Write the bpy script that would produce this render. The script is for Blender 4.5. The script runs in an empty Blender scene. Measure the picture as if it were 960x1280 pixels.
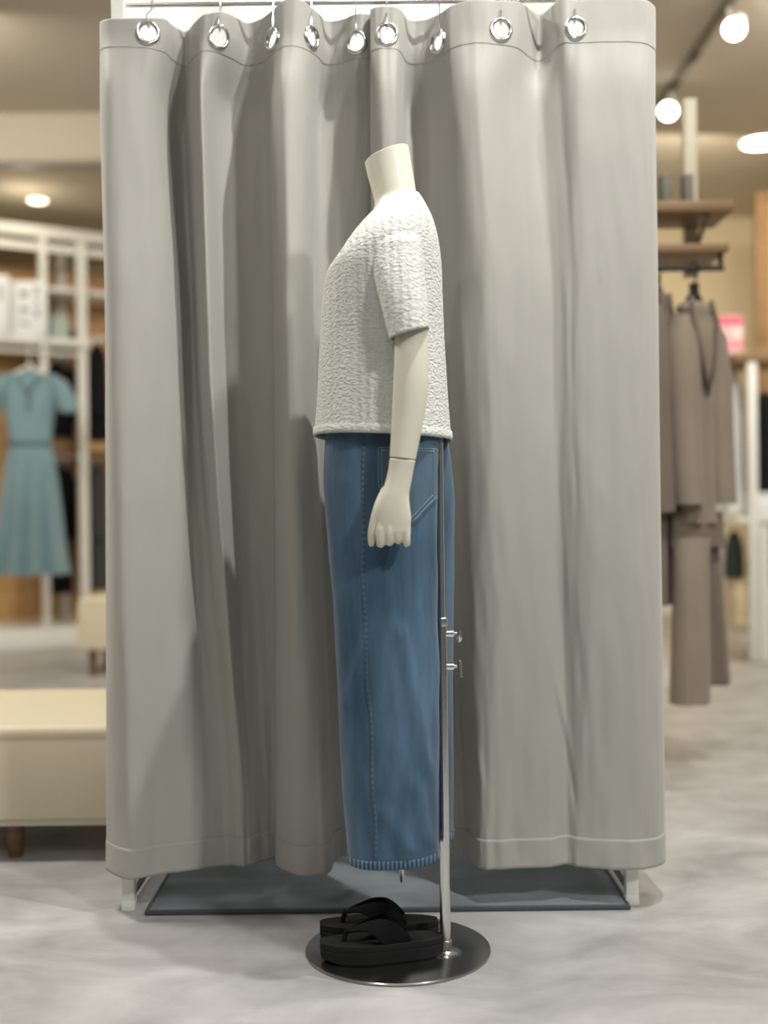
import bpy, bmesh, math, random
from mathutils import Vector, Matrix, noise
random.seed(7)
SC = bpy.context.scene
COL = SC.collection
F = 1480.0; TH = 0.0119; H = 0.82          # focal length in px of a 960x1280 frame, camera roll, camera height

def P(px, py, Y):
    """world point at depth Y seen at photo pixel (px, py): used to measure the place from the photo"""
    dx, dy = px-480.0, py-640.0
    return Vector(((dx-TH*dy)*Y/F, Y, H-(dy+TH*dx)*Y/F))
def PX(px, py, Y): return P(px, py, Y).x
def PZ(px, py, Y): return P(px, py, Y).z

# ------------------------------------------------------------------ materials
MATS = {}
def mat(name, col, rough=0.6, metal=0.0, sheen=0.0, spec=0.5, var=0.0, vscale=6.0, bump=0.0, bscale=200.0,
        emit=0.0, stretch=(1,1,1), coat=0.0):
    m = bpy.data.materials.new(name); m.use_nodes = True
    nt = m.node_tree; b = nt.nodes['Principled BSDF']
    b.inputs['Base Color'].default_value = (*col, 1)
    b.inputs['Roughness'].default_value = rough
    b.inputs['Metallic'].default_value = metal
    b.inputs['Specular IOR Level'].default_value = spec
    b.inputs['Coat Weight'].default_value = coat
    if sheen:
        b.inputs['Sheen Weight'].default_value = sheen
        b.inputs['Sheen Roughness'].default_value = 0.5
    if emit:
        b.inputs['Emission Color'].default_value = (*col, 1)
        b.inputs['Emission Strength'].default_value = emit
    tc = nt.nodes.new('ShaderNodeTexCoord'); mp = nt.nodes.new('ShaderNodeMapping')
    mp.inputs['Scale'].default_value = stretch
    nt.links.new(tc.outputs['Object'], mp.inputs['Vector'])
    if var:
        n = nt.nodes.new('ShaderNodeTexNoise'); n.inputs['Scale'].default_value = vscale
        n.inputs['Detail'].default_value = 5
        nt.links.new(mp.outputs['Vector'], n.inputs['Vector'])
        r = nt.nodes.new('ShaderNodeValToRGB')
        r.color_ramp.elements[0].position = 0.3; r.color_ramp.elements[1].position = 0.7
        r.color_ramp.elements[0].color = (*[max(0, c*(1-var)) for c in col], 1)
        r.color_ramp.elements[1].color = (*[min(1, c*(1+var)) for c in col], 1)
        nt.links.new(n.outputs['Fac'], r.inputs['Fac'])
        nt.links.new(r.outputs['Color'], b.inputs['Base Color'])
    if bump:
        n = nt.nodes.new('ShaderNodeTexNoise'); n.inputs['Scale'].default_value = bscale
        nt.links.new(mp.outputs['Vector'], n.inputs['Vector'])
        bp = nt.nodes.new('ShaderNodeBump'); bp.inputs['Strength'].default_value = bump
        bp.inputs['Distance'].default_value = 0.002
        nt.links.new(n.outputs['Fac'], bp.inputs['Height'])
        nt.links.new(bp.outputs['Normal'], b.inputs['Normal'])
    MATS[name] = m
    return m
def L(r, g, b):     # sRGB 0-255 -> linear
    f = lambda c: (c/255/12.92 if c/255 <= 0.04045 else ((c/255+0.055)/1.055)**2.4)
    return (f(r), f(g), f(b))

def curtain_mat():
    m = mat('curtain_cloth', L(172,170,163), 0.62, sheen=0.25, spec=0.35)
    nt = m.node_tree; b = nt.nodes['Principled BSDF']
    tc = nt.nodes['Texture Coordinate']
    n1 = nt.nodes.new('ShaderNodeTexNoise'); n1.inputs['Scale'].default_value = 1.0; n1.inputs['Detail'].default_value = 2
    mp1 = nt.nodes.new('ShaderNodeMapping'); mp1.inputs['Scale'].default_value = (260, 260, 900)
    nt.links.new(tc.outputs['Object'], mp1.inputs['Vector']); nt.links.new(mp1.outputs['Vector'], n1.inputs['Vector'])
    n2 = nt.nodes.new('ShaderNodeTexNoise'); n2.inputs['Scale'].default_value = 1.0; n2.inputs['Detail'].default_value = 3
    mp2 = nt.nodes.new('ShaderNodeMapping'); mp2.inputs['Scale'].default_value = (22, 22, 3.0)
    nt.links.new(tc.outputs['Object'], mp2.inputs['Vector']); nt.links.new(mp2.outputs['Vector'], n2.inputs['Vector'])
    b1 = nt.nodes.new('ShaderNodeBump'); b1.inputs['Strength'].default_value = 0.10; b1.inputs['Distance'].default_value = 0.001
    b2 = nt.nodes.new('ShaderNodeBump'); b2.inputs['Strength'].default_value = 0.08; b2.inputs['Distance'].default_value = 0.008
    nt.links.new(n1.outputs['Fac'], b1.inputs['Height']); nt.links.new(n2.outputs['Fac'], b2.inputs['Height'])
    nt.links.new(b1.outputs['Normal'], b2.inputs['Normal']); nt.links.new(b2.outputs['Normal'], b.inputs['Normal'])
    return m
def seersucker_mat():
    m = mat('white_seersucker', L(220,221,215), 0.85, sheen=0.2, spec=0.2)
    nt = m.node_tree; b = nt.nodes['Principled BSDF']; tc = nt.nodes['Texture Coordinate']
    mp = nt.nodes.new('ShaderNodeMapping'); mp.inputs['Scale'].default_value = (120, 120, 230)
    nt.links.new(tc.outputs['Object'], mp.inputs['Vector'])
    v = nt.nodes.new('ShaderNodeTexNoise'); v.inputs['Scale'].default_value = 1.0
    v.inputs['Detail'].default_value = 3.0; v.inputs['Distortion'].default_value = 0.35
    nt.links.new(mp.outputs['Vector'], v.inputs['Vector'])
    w = nt.nodes.new('ShaderNodeTexWave'); w.bands_direction = 'X'; w.inputs['Scale'].default_value = 22
    w.inputs['Distortion'].default_value = 1.5; w.inputs['Detail Scale'].default_value = 3
    nt.links.new(tc.outputs['Object'], w.inputs['Vector'])
    ad = nt.nodes.new('ShaderNodeMath'); ad.operation = 'MULTIPLY_ADD'; ad.inputs[1].default_value = 0.22
    nt.links.new(w.outputs['Fac'], ad.inputs[0]); nt.links.new(v.outputs['Fac'], ad.inputs[2])
    bp = nt.nodes.new('ShaderNodeBump'); bp.inputs['Strength'].default_value = 1.0; bp.inputs['Distance'].default_value = 0.0065
    nt.links.new(ad.outputs[0], bp.inputs['Height']); nt.links.new(bp.outputs['Normal'], b.inputs['Normal'])
    return m
def denim_mat(name, c1, c2, rib=None):
    m = mat(name, c1, 0.9, sheen=0.15, spec=0.15)
    nt = m.node_tree; b = nt.nodes['Principled BSDF']; tc = nt.nodes['Texture Coordinate']
    mp = nt.nodes.new('ShaderNodeMapping'); mp.inputs['Scale'].default_value = (14, 14, 2.4)
    nt.links.new(tc.outputs['Object'], mp.inputs['Vector'])
    n = nt.nodes.new('ShaderNodeTexNoise'); n.inputs['Scale'].default_value = 1.0; n.inputs['Detail'].default_value = 7
    n.inputs['Roughness'].default_value = 0.65
    nt.links.new(mp.outputs['Vector'], n.inputs['Vector'])
    r = nt.nodes.new('ShaderNodeValToRGB')
    r.color_ramp.elements[0].position = 0.3; r.color_ramp.elements[1].position = 0.72
    r.color_ramp.elements[0].color = (*c1, 1); r.color_ramp.elements[1].color = (*c2, 1)
    nt.links.new(n.outputs['Fac'], r.inputs['Fac'])
    out = r.outputs['Color']
    f = nt.nodes.new('ShaderNodeTexNoise'); f.inputs['Scale'].default_value = 900; f.inputs['Detail'].default_value = 1
    nt.links.new(tc.outputs['Object'], f.inputs['Vector'])
    bp = nt.nodes.new('ShaderNodeBump'); bp.inputs['Strength'].default_value = 0.25; bp.inputs['Distance'].default_value = 0.001
    nt.links.new(f.outputs['Fac'], bp.inputs['Height']); nt.links.new(bp.outputs['Normal'], b.inputs['Normal'])
    if rib:
        w = nt.nodes.new('ShaderNodeTexWave'); w.bands_direction = rib[0]; w.inputs['Scale'].default_value = rib[1]
        w.inputs['Distortion'].default_value = 1.2; w.inputs['Detail Scale'].default_value = 8
        nt.links.new(tc.outputs['Object'], w.inputs['Vector'])
        mx = nt.nodes.new('ShaderNodeMix'); mx.data_type = 'RGBA'; mx.blend_type = 'MIX'
        nt.links.new(w.outputs['Fac'], mx.inputs[0]); nt.links.new(out, mx.inputs[6])
        mx.inputs[7].default_value = (*rib[2], 1); out = mx.outputs[2]
        b2 = nt.nodes.new('ShaderNodeBump'); b2.inputs['Strength'].default_value = rib[3] if len(rib) > 3 else 0.5; b2.inputs['Distance'].default_value = 0.002
        nt.links.new(w.outputs['Fac'], b2.inputs['Height']); nt.links.new(bp.outputs['Normal'], b2.inputs['Normal'])
        nt.links.new(b2.outputs['Normal'], b.inputs['Normal'])
    nt.links.new(out, b.inputs['Base Color'])
    return m
def floor_mat():
    m = mat('concrete_look_floor', L(176,173,168), 0.36, spec=0.45)
    nt = m.node_tree; b = nt.nodes['Principled BSDF']; tc = nt.nodes['Texture Coordinate']
    n = nt.nodes.new('ShaderNodeTexNoise'); n.inputs['Scale'].default_value = 3.2; n.inputs['Detail'].default_value = 8
    n.inputs['Roughness'].default_value = 0.62; n.inputs['Distortion'].default_value = 0.5
    mp = nt.nodes.new('ShaderNodeMapping'); mp.inputs['Scale'].default_value = (1, 1.5, 1)
    nt.links.new(tc.outputs['Object'], mp.inputs['Vector']); nt.links.new(mp.outputs['Vector'], n.inputs['Vector'])
    r = nt.nodes.new('ShaderNodeValToRGB')
    r.color_ramp.elements[0].position = 0.33; r.color_ramp.elements[1].position = 0.68
    r.color_ramp.elements[0].color = (*L(148,147,146), 1); r.color_ramp.elements[1].color = (*L(194,193,192), 1)
    nt.links.new(n.outputs['Fac'], r.inputs['Fac']); nt.links.new(r.outputs['Color'], b.inputs['Base Color'])
    n2 = nt.nodes.new('ShaderNodeTexNoise'); n2.inputs['Scale'].default_value = 9; n2.inputs['Detail'].default_value = 4
    nt.links.new(tc.outputs['Object'], n2.inputs['Vector'])
    mr = nt.nodes.new('ShaderNodeMapRange'); mr.inputs[3].default_value = 0.28; mr.inputs[4].default_value = 0.5
    nt.links.new(n2.outputs['Fac'], mr.inputs[0]); nt.links.new(mr.outputs[0], b.inputs['Roughness'])
    return m
def wood_mat(name, c1, c2, axis=(1.2, 1.2, 14), rough=0.5):
    m = mat(name, c1, rough)
    nt = m.node_tree; b = nt.nodes['Principled BSDF']; tc = nt.nodes['Texture Coordinate']
    mp = nt.nodes.new('ShaderNodeMapping'); mp.inputs['Scale'].default_value = axis
    nt.links.new(tc.outputs['Object'], mp.inputs['Vector'])
    n = nt.nodes.new('ShaderNodeTexNoise'); n.inputs['Scale'].default_value = 2; n.inputs['Detail'].default_value = 6
    n.inputs['Distortion'].default_value = 1.0
    nt.links.new(mp.outputs['Vector'], n.inputs['Vector'])
    r = nt.nodes.new('ShaderNodeValToRGB'); r.color_ramp.elements[0].position = 0.3; r.color_ramp.elements[1].position = 0.7
    r.color_ramp.elements[0].color = (*c1, 1); r.color_ramp.elements[1].color = (*c2, 1)
    nt.links.new(n.outputs['Fac'], r.inputs['Fac']); nt.links.new(r.outputs['Color'], b.inputs['Base Color'])
    return m

M_CURT = curtain_mat(); M_SEER = seersucker_mat()
M_DEN = denim_mat('blue_denim', L(42,66,86), L(90,118,142))
M_DENP = denim_mat('blue_denim_pocket', L(54,75,91), L(98,122,141))
M_HEM = denim_mat('blue_denim_hem', L(78,106,130), L(110,138,158), ('X', 42, L(40,62,82)))
M_SEAM = denim_mat('blue_denim_seam', L(62,84,102), L(96,122,142), ('Z', 30, L(62,86,106), 0.2))
M_STITCH = mat('pale_thread', L(136,160,176), 0.8)
M_FLOOR = floor_mat()
M_SKIN = mat('mannequin_ivory', L(224,221,203), 0.42, spec=0.4, coat=0.08)
M_JOINT = mat('joint_gap_dark', L(90,88,78), 0.6)
M_CHROME = mat('chrome', (0.70,0.70,0.68), 0.2, 1.0)
M_PLATE = mat('brushed_steel', (0.36,0.37,0.37), 0.24, 1.0, bump=0.05, bscale=8, stretch=(1,40,1))
M_BLACK = mat('black_foam', L(30,31,32), 0.75, spec=0.25, bump=0.3, bscale=300)
M_BLACKS = mat('black_strap_fabric', L(24,24,26), 0.9, spec=0.15, bump=0.3, bscale=500)
M_BLACKB = mat('black_footbed', L(27,28,29), 0.7, spec=0.3, bump=0.4, bscale=160)
M_WHITE = mat('white_powder_coat', L(235,235,230), 0.4)
M_PANEL = mat('white_laminate', L(238,239,236), 0.45)
M_MAT = mat('blue_grey_carpet', L(122,128,132), 0.95, spec=0.1, var=0.22, vscale=5, bump=0.7, bscale=420, stretch=(1,2.2,1))
M_MATE = mat('carpet_edge', L(70,77,82), 0.6)
M_CREAM = mat('cream_leather', L(222,211,184), 0.5, spec=0.4, bump=0.12, bscale=140)
M_CREAMD = mat('cream_leather_base', L(222,211,184), 0.5, spec=0.4, bump=0.12, bscale=140)
M_PIPE = mat('pale_plinth', L(214,208,192), 0.5)
M_LEG = wood_mat('dark_wood_leg', L(96,70,50), L(124,94,70))
M_CEIL = mat('ceiling_paint', L(206,198,184), 0.9, spec=0.1, var=0.03, vscale=1.5)
M_SOFF = mat('soffit_paint', L(192,184,166), 0.9, spec=0.1)
M_WALL = mat('cream_wall_paint', L(228,214,182), 0.85, spec=0.2, var=0.03, vscale=2)
M_WOOD = wood_mat('oak_back_panel', L(186,142,92), L(212,172,120))
M_WOODB = wood_mat('brown_shelf_wood', L(122,96,64), L(146,116,80), (1, 10, 10))
M_WOODD = wood_mat('orange_brown_wood', L(156,118,66), L(182,142,88))
M_TEAL = mat('teal_dress_cloth', L(126,156,166), 0.85, sheen=0.2, var=0.1, vscale=4, bump=0.3, bscale=60)
M_TEALD = mat('teal_dress_tie', L(96,124,132), 0.85, sheen=0.2)
M_TAUPE = mat('taupe_wool', L(142,130,116), 0.9, sheen=0.15, var=0.08, vscale=5, bump=0.3, bscale=90)
M_TAUPED = mat('dark_taupe_wool', L(116,104,91), 0.9, sheen=0.15, var=0.08, vscale=5, bump=0.3, bscale=90)
M_BLK = mat('black_cloth', L(26,26,28), 0.9, spec=0.15)
M_CHAR = mat('charcoal_cloth', L(72,72,74), 0.9, spec=0.15)
M_RED = mat('dark_red_cloth', L(126,38,38), 0.9)
M_GREEN = mat('dark_green_cloth', L(34,48,44), 0.9)
M_MINT = mat('mint_paper', L(176,192,182), 0.7)
M_PAPER = mat('white_sign_paper', L(240,244,246), 0.6)
M_INK = mat('grey_print', L(150,156,164), 0.7)
M_PINK = mat('pink_print', L(226,96,130), 0.6)
M_PINKP = mat('pale_pink_paper', L(244,214,210), 0.6)
M_PINKL = mat('light_pink_print', L(244,150,164), 0.6)
M_GREYG = mat('grey_green_card', L(108,110,100), 0.7)
M_BEIGE = mat('beige_cardboard', L(214,196,164), 0.75)
M_TRACK = mat('track_grey', L(120,112,100), 0.5)
M_DARK = mat('dark_metal', L(40,38,36), 0.4, 0.6)
M_STAND = mat('pale_beige_paint', L(186,180,158), 0.5)
M_GLOW = mat('lamp_diffuser', (1.0,0.95,0.86), 0.5, emit=14)
M_GLOWW = mat('warm_lamp_diffuser', (1.0,0.9,0.7), 0.5, emit=5)
M_TRIM = mat('lamp_trim_white', L(230,226,216), 0.5)

# ------------------------------------------------------------------ object helpers
def obj(name, verts, faces, m, parent=None, smooth=True, solid=0.0, sub=0, offset=-1.0, autos=False):
    me = bpy.data.meshes.new(name); me.from_pydata([tuple(v) for v in verts], [], faces); me.update()
    o = bpy.data.objects.new(name, me); COL.objects.link(o)
    me.materials.append(m)
    if smooth: me.polygons.foreach_set('use_smooth', [True]*len(me.polygons))
    if autos: me.set_sharp_from_angle(angle=math.radians(38))
    if parent:
        o.parent = parent
        o.matrix_parent_inverse = world_matrix(parent).inverted()
    if solid:
        s = o.modifiers.new('thickness', 'SOLIDIFY'); s.thickness = solid; s.offset = offset
    if sub:
        s = o.modifiers.new('round', 'SUBSURF'); s.levels = sub; s.render_levels = sub
    return o
def world_matrix(o):
    mw = Matrix.LocRotScale(o.location, o.rotation_euler, o.scale)
    return world_matrix(o.parent) @ o.matrix_parent_inverse @ mw if o.parent else mw
def thing(name, label, cat, loc, group=None):
    o = bpy.data.objects.new(name, None); COL.objects.link(o); o.location = loc
    o.empty_display_size = 0.05
    return tag(o, label, cat, group)
def tag(o, label, cat, group=None):
    o['label'] = label; o['category'] = cat
    if group: o['group'] = group
    return o
def struct(o): o['kind'] = 'structure'; return o

class MB:
    """gathers shapes of ONE part"""
    def __init__(s): s.v = []; s.f = []
    def add(s, v, f):
        k = len(s.v); s.v += [Vector(p) for p in v]; s.f += [tuple(i+k for i in q) for q in f]; return s
    def box(s, c, d, rz=0.0, bevel=0.0, seg=2, M=None):
        bm = bmesh.new(); bmesh.ops.create_cube(bm, size=1)
        for v in bm.verts: v.co = Vector((v.co.x*d[0], v.co.y*d[1], v.co.z*d[2]))
        if bevel: bmesh.ops.bevel(bm, geom=bm.edges[:], offset=bevel, segments=seg, affect='EDGES', profile=0.5)
        T = Matrix.Translation(Vector(c)) @ Matrix.Rotation(rz, 4, 'Z')
        if M is not None: T = M @ T
        bm.verts.index_update()
        s.add([T @ v.co for v in bm.verts], [[v.index for v in f.verts] for f in bm.faces]); bm.free(); return s
    def tube(s, pts, r, n=12, caps=True, flat=1.0, up=None):
        pts = [Vector(p) for p in pts]
        rs = r if isinstance(r, (list, tuple)) else [r]*len(pts)
        rings = []; prev = None
        for i, p in enumerate(pts):
            t = (pts[min(i+1, len(pts)-1)]-pts[max(i-1, 0)]).normalized()
            if prev is None:
                a = Vector(up) if up else (Vector((0,0,1)) if abs(t.z) < 0.9 else Vector((1,0,0)))
            else: a = prev
            n1 = (a - t*a.dot(t)).normalized(); prev = n1; n2 = t.cross(n1)
            rings.append([p + rs[i]*(math.cos(2*math.pi*k/n)*n1*flat + math.sin(2*math.pi*k/n)*n2) for k in range(n)])
        return s.loft(rings, caps, caps)
    def loft(s, rings, cap0=True, cap1=True):
        n = len(rings[0]); v = [p for r in rings for p in r]; f = []
        for i in range(len(rings)-1):
            for k in range(n):
                f.append((i*n+k, i*n+(k+1) % n, (i+1)*n+(k+1) % n, (i+1)*n+k))
        if cap0: f.append(tuple(range(n-1, -1, -1)))
        if cap1: f.append(tuple(range((len(rings)-1)*n, len(rings)*n)))
        return s.add(v, f)
    def lathe(s, prof, c, n=48, axis=None):
        """prof: (radius, height) from bottom to top, around z through c"""
        rings = [[Vector((r*math.cos(2*math.pi*k/n), r*math.sin(2*math.pi*k/n), z)) for k in range(n)] for r, z in prof]
        if axis is not None:
            q = Vector((0,0,1)).rotation_difference(Vector(axis)); rings = [[q @ p for p in r] for r in rings]
        return s.loft([[p+Vector(c) for p in r] for r in rings])
    def build(s, name, m, parent=None, smooth=True, autos=True, **k):
        o = obj(name, s.v, s.f, m, parent, smooth, autos=autos, **k)
        bm = bmesh.new(); bm.from_mesh(o.data); bmesh.ops.recalc_face_normals(bm, faces=bm.faces[:]); bm.to_mesh(o.data); bm.free()
        if smooth and autos: o.data.set_sharp_from_angle(angle=math.radians(38))
        return o

def cr(a, b, c, d, t):      # Catmull-Rom
    return 0.5*((2*b)+(-a+c)*t+(2*a-5*b+4*c-d)*t*t+(-a+3*b-3*c+d)*t**3)
def crs(P_, u):
    n = len(P_); i = min(int(u), n-2); t = u-i
    g = lambda j: P_[max(0, min(n-1, j))]
    return cr(g(i-1), g(i), g(i+1), g(i+2), t)
def smooth01(t): t = max(0, min(1, t)); return t*t*(3-2*t)
def sect(cx, cy, cz, a, b, n=40, e=2.2, tilt=0.0):
    """horizontal super-ellipse section (tilt raises +x end)"""
    out = []
    for k in range(n):
        t = 2*math.pi*k/n; c, s_ = math.cos(t), math.sin(t)
        x = a*math.copysign(abs(c)**(2/e), c); y = b*math.copysign(abs(s_)**(2/e), s_)
        out.append(Vector((cx+x, cy+y, cz+tilt*x)))
    return out
def loft_px(rows, n=48, e=2.2, sub=6):
    """rows: (front px, front py, back px, back py, depth of centre, half depth) -> smooth stack of sections"""
    data = []
    for lx, ly, rx, ry, Y, b in rows:
        A = P(lx, ly, Y); B = P(rx, ry, Y)
        data.append(((A.x+B.x)/2, Y, (A.z+B.z)/2, (B.x-A.x)/2, b, (B.z-A.z)/max(1e-6, (B.x-A.x))))
    rings = []
    for i in range((len(data)-1)*sub+1):
        u = i/sub
        q = [crs([d[j] for d in data], u) for j in range(6)]
        rings.append(sect(q[0], q[1], q[2], q[3], q[4], n, e, q[5]))
    return rings

# ------------------------------------------------------------------ setting
CEIL = 3.1
def plane_box(name, c, d, m): 
    o = MB().box(c, d).build(name, m, smooth=False, autos=False); return struct(o)
plane_box('floor', (0, 4.0, -0.05), (11, 13, 0.1), M_FLOOR)
plane_box('ceiling', (0, 4.9, CEIL+0.05), (11, 11.2, 0.1), M_CEIL)
plane_box('wall_back', (0, 9.35, CEIL/2), (11, 0.1, CEIL), M_WALL)
plane_box('wall_left', (-4.6, 6.4, CEIL/2), (0.1, 5.9, CEIL), M_WALL)
plane_box('wall_right', (4.6, 6.4, CEIL/2), (0.1, 5.9, CEIL), M_WALL)
# dropped soffit over the left-hand racks
plane_box('trim_1', (-2.45, 8.0, 2.955), (4.2, 2.6, 0.29), M_SOFF)
plane_box('soffit_shadow_strip', (-2.45, 6.66, 2.80), (4.2, 0.05, 0.03), M_TRACK)  # dark strip standing in for the shadow gap along the soffit edge
plane_box('baseboard_back', (1.5, 9.285, 0.05), (6.0, 0.03, 0.1), M_WHITE)

# ------------------------------------------------------------------ fitting booth
PY = 2.447
xl = PX(160, 1140, PY); xr = PX(791, 1130, PY)
booth = thing('fitting_booth', 'white fitting room booth with open front behind the grey curtains', 'fitting room', (0, 2.9, 0))
BW = 0.026; BD = 3.42
for x in (xl, xr):
    for y in (PY+BW/2, BD):
        MB().box((x, y, 1.2), (BW, BW, 2.36), bevel=0.002).build('post', M_WHITE, booth)
        MB().box((x, y, 0.011), (BW*1.06, BW*1.06, 0.022), bevel=0.002).build('foot_cap', M_WHITE, booth)
for x in (xl, xr):
    MB().box((x, (PY+BD)/2, 0.035), (0.02, BD-PY-BW, 0.026), bevel=0.002).build('bottom_rail', M_CHROME, booth)
    MB().box((x, (PY+BD)/2+0.01, 1.225), (0.012, BD-PY-BW-0.002, 2.27), bevel=0.001).build('side_panel', M_PANEL, booth)
MB().box(((xl+xr)/2, BD, 1.2), (xr-xl-BW, 0.014, 2.3), bevel=0.001).build('back_panel', M_PANEL, booth)
RZ = 1.884; RY = 2.472
MB().tube([(xl+0.012, RY, RZ), (xr-0.012, RY, RZ)], 0.0045, 16).build('curtain_rail', M_CHROME, booth)
MB().box(((xl+xr)/2, PY+BW/2, 2.367), (xr-xl-BW, BW, 0.026), bevel=0.002).build('head_rail', M_WHITE, booth)

# fitting room mat
mt = thing('floor_mat', 'blue-grey carpet mat on the floor under the curtains', 'mat', (0, 2.9, 0))
ml, mr_ = PX(178, 1145, 2.42)+0.004, PX(785, 1133, 2.43)+0.004
MB().box(((ml+mr_)/2, 2.895, 0.006), (mr_-ml-0.016, 0.95-0.016, 0.010), bevel=0.003).build('pile', M_MAT, mt)
e = MB()
for (cx, cy, sx, sy) in ((0, 2.424, 1, 0), (0, 3.366, 1, 0), (ml+0.004, 2.895, 0, 1), (mr_-0.004, 2.895, 0, 1)):
    if sx: e.box(((ml+mr_)/2, cy, 0.0055), (mr_-ml, 0.008, 0.010), bevel=0.003)
    else: e.box((cx, cy, 0.0055), (0.008, 0.95-0.016, 0.010), bevel=0.003)
e.build('bound_edge', M_MATE, mt)

# ------------------------------------------------------------------ curtains
Y0 = 2.475
LEFT = [ # (px,out) at y=40, 120, 400, 1080
 ((133,-.03),(133,-.03),(138,-.03),(141,-.03)), ((125,.02),(125,.02),(131.5,.02),(134,.02)), ((134,.055),(134,.06),(142,.07),(160,.085)),
 ((182,.050),(176,.046),(186,.050),(196,.058)), ((205,.036),(203,.006),(220,.006),(238,.030)), ((217,-.005),(212,-.040),(230,-.035),(262,.010)),
 ((232,-.042),(230,-.060),(243,-.045),(285,.0)), ((245,.005),(241,.010),(250,.015),(296,.004)), ((258,.030),(253,.046),(262,.044),(305,.008)),
 ((281,.022),(271,-.022),(278,-.022),(318,-.010)), ((308,-.038),(302,-.060),(310,-.062),(334,-.035)), ((324,-.028),(335,-.055),(342,-.055),(346,-.045)),
 ((341,.012),(339,.02),(345,.025),(347.5,.015)), ((357,.044),(354,.065),(360,.07),(372,.072)), ((379,.040),(378,.046),(379,.052),(400,.075)),
 ((397,.0),(393,-.012),(391,-.004),(412,.05)), ((408,-.038),(398,-.062),(396,-.055),(417,-.02)), ((425,-.035),(425,-.06),(421,-.06),(425,-.055)),
 ((446,-.006),(448,-.045),(438,-.06),(434,-.062)), ((462,-.01),(466,-.05),(452,-.06),(440,-.068)), ((476,-.05),(478,-.06),(470,-.068),(444,-.07))]
RIGHT = [
 ((471,-.02),(470,-.02),(470,-.03),(560,-.06)), ((463,.012),(463,.012),(466,.0),(563,-.055)), ((474,.030),(475,.045),(480,.025),(568,-.05)),
 ((493,.028),(494,.045),(496,.022),(574,-.048)), ((502,.005),(501,.004),(503,.0),(580,-.044)), ((511,-.038),(505,-.062),(508,-.058),(586,-.035)),
 ((528,-.040),(526,-.075),(535,-.06),(590,-.015)), ((548,-.012),(548,-.035),(556,-.035),(596,.02)), ((565,.030),(566,.030),(577,.018),(604,.045)),
 ((590,.055),(590,.058),(606,.05),(622,.05)), ((616,.050),(613,.05),(632,.05),(652,.042)), ((646,.032),(642,.022),(662,.034),(690,.034)),
 ((674,-.055),(670,.0),(690,.018),(708,.018)), ((702,.050),(697,.022),(711,.034),(724,.036)), ((720,.05),(722,.05),(730,.048),(750,.052)),
 ((762,.055),(762,.05),(772,.05),(790,.062)), ((796,.05),(796,.05),(800,.046),(815,.052)), ((812,.034),(812,.034),(816,.022),(828,.022)),
 ((819,.0),(819,.0),(823,-.01),(831.5,-.02)), ((814,-.04),(814,-.04),(817,-.05),(826,-.06))]
HEMZ = 0.086
def ztop(px): return 1.834+0.030*smooth01((px-150)/190)+0.012*math.exp(-((px-366)/22)**2)+0.016*math.exp(-((px-672)/26)**2)
def hfac(z):        # image row of a height on the curtain plane
    return 640-(z-H)*F/2.44
class Cloth:
    def __init__(s, ctrl, nseg=20, seed=0.0, deep=0.3):
        s.deep = deep
        s.c = ctrl; s.n = len(ctrl); s.seed = seed; s.N = (s.n-1)*nseg
    def prof(s, u, y):
        a = [crs([c[k][j] for c in s.c], u) for k in range(4) for j in range(2)]
        # weights between the measured rows
        if y < 120: t = smooth01((y-35)/85); i = 0
        elif y < 400: t = (y-120)/280*0.5+0.5*smooth01((y-120)/280); i = 1
        else: t = (y-400)/680; t = 0.5*t+0.5*smooth01(t); i = 2
        t = max(-0.15, min(1.03, t))
        return (a[2*i]*(1-t)+a[2*i+2]*t, a[2*i+1]*(1-t)+a[2*i+3]*t)
    def base(s, u, z):
        y = hfac(z)
        px, out = s.prof(u, y)
        out *= 1.0+s.deep*smooth01((y-40)/80)*(1-smooth01((y-700)/380))
        out += 0.004*noise.noise((u*0.9+s.seed, y*0.006, 1.7))+0.0028*noise.noise((u*2.3+s.seed, y*0.013, 4.2))
        # soft puckers near the bottom hem
        out += 0.004*math.exp(-((y-1055)/40)**2)*noise.noise((u*1.7+s.seed, y*0.02, 9.1))
        for (cx, cy, ang, ln, am) in CREASES:
            dx, dy = px-cx, y-cy
            p = dx*math.cos(ang)+dy*math.sin(ang); q = -dx*math.sin(ang)+dy*math.cos(ang)
            out += am*math.exp(-(p/ln)**2-(q/3.0)**2)
        Y = Y0-out
        return Vector((PX(px, y, Y), Y, z))
    def pt(s, u, z, off=0.0):
        p = s.base(u, z)
        if off:
            n = s.nor(u, z); p = p+n*off
        return p
    def nor(s, u, z):
        d = 0.02
        a = s.base(max(0, u-d), z); b = s.base(min(s.n-1, u+d), z)
        c = s.base(u, z-0.01); e_ = s.base(u, z+0.01)
        n = (b-a).cross(e_-c)
        return n.normalized() if n.length > 1e-9 else Vector((0,-1,0))
    def speed(s, u, z):
        d = 0.03
        return (s.base(min(s.n-1, u+d), z)-s.base(max(0, u-d), z)).length/(min(s.n-1, u+d)-max(0, u-d))
    def grid(s, z0, z1, rows, off, holes, power=1.0, flex=True):
        us = [k*(s.n-1)/s.N for k in range(s.N+1)]
        v = []; f = []; zt = {}
        for u in us: zt[u] = 1.85 if not flex else ztop(s.prof(u, 40)[0])
        for r in range(rows+1):
            t = r/rows
            for u in us:
                top = zt[u] if z1 is None else z1
                v.append(s.pt(u, z0+(top-z0)*t, off))
        W = len(us)
        for r in range(rows):
            for k in range(W-1):
                q = (r*W+k, r*W+k+1, (r+1)*W+k+1, (r+1)*W+k)
                c = sum((v[i] for i in q), Vector())/4
                if any((c-h).length < rad for h, rad in holes): continue
                f.append(q)
        return v, f
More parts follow.
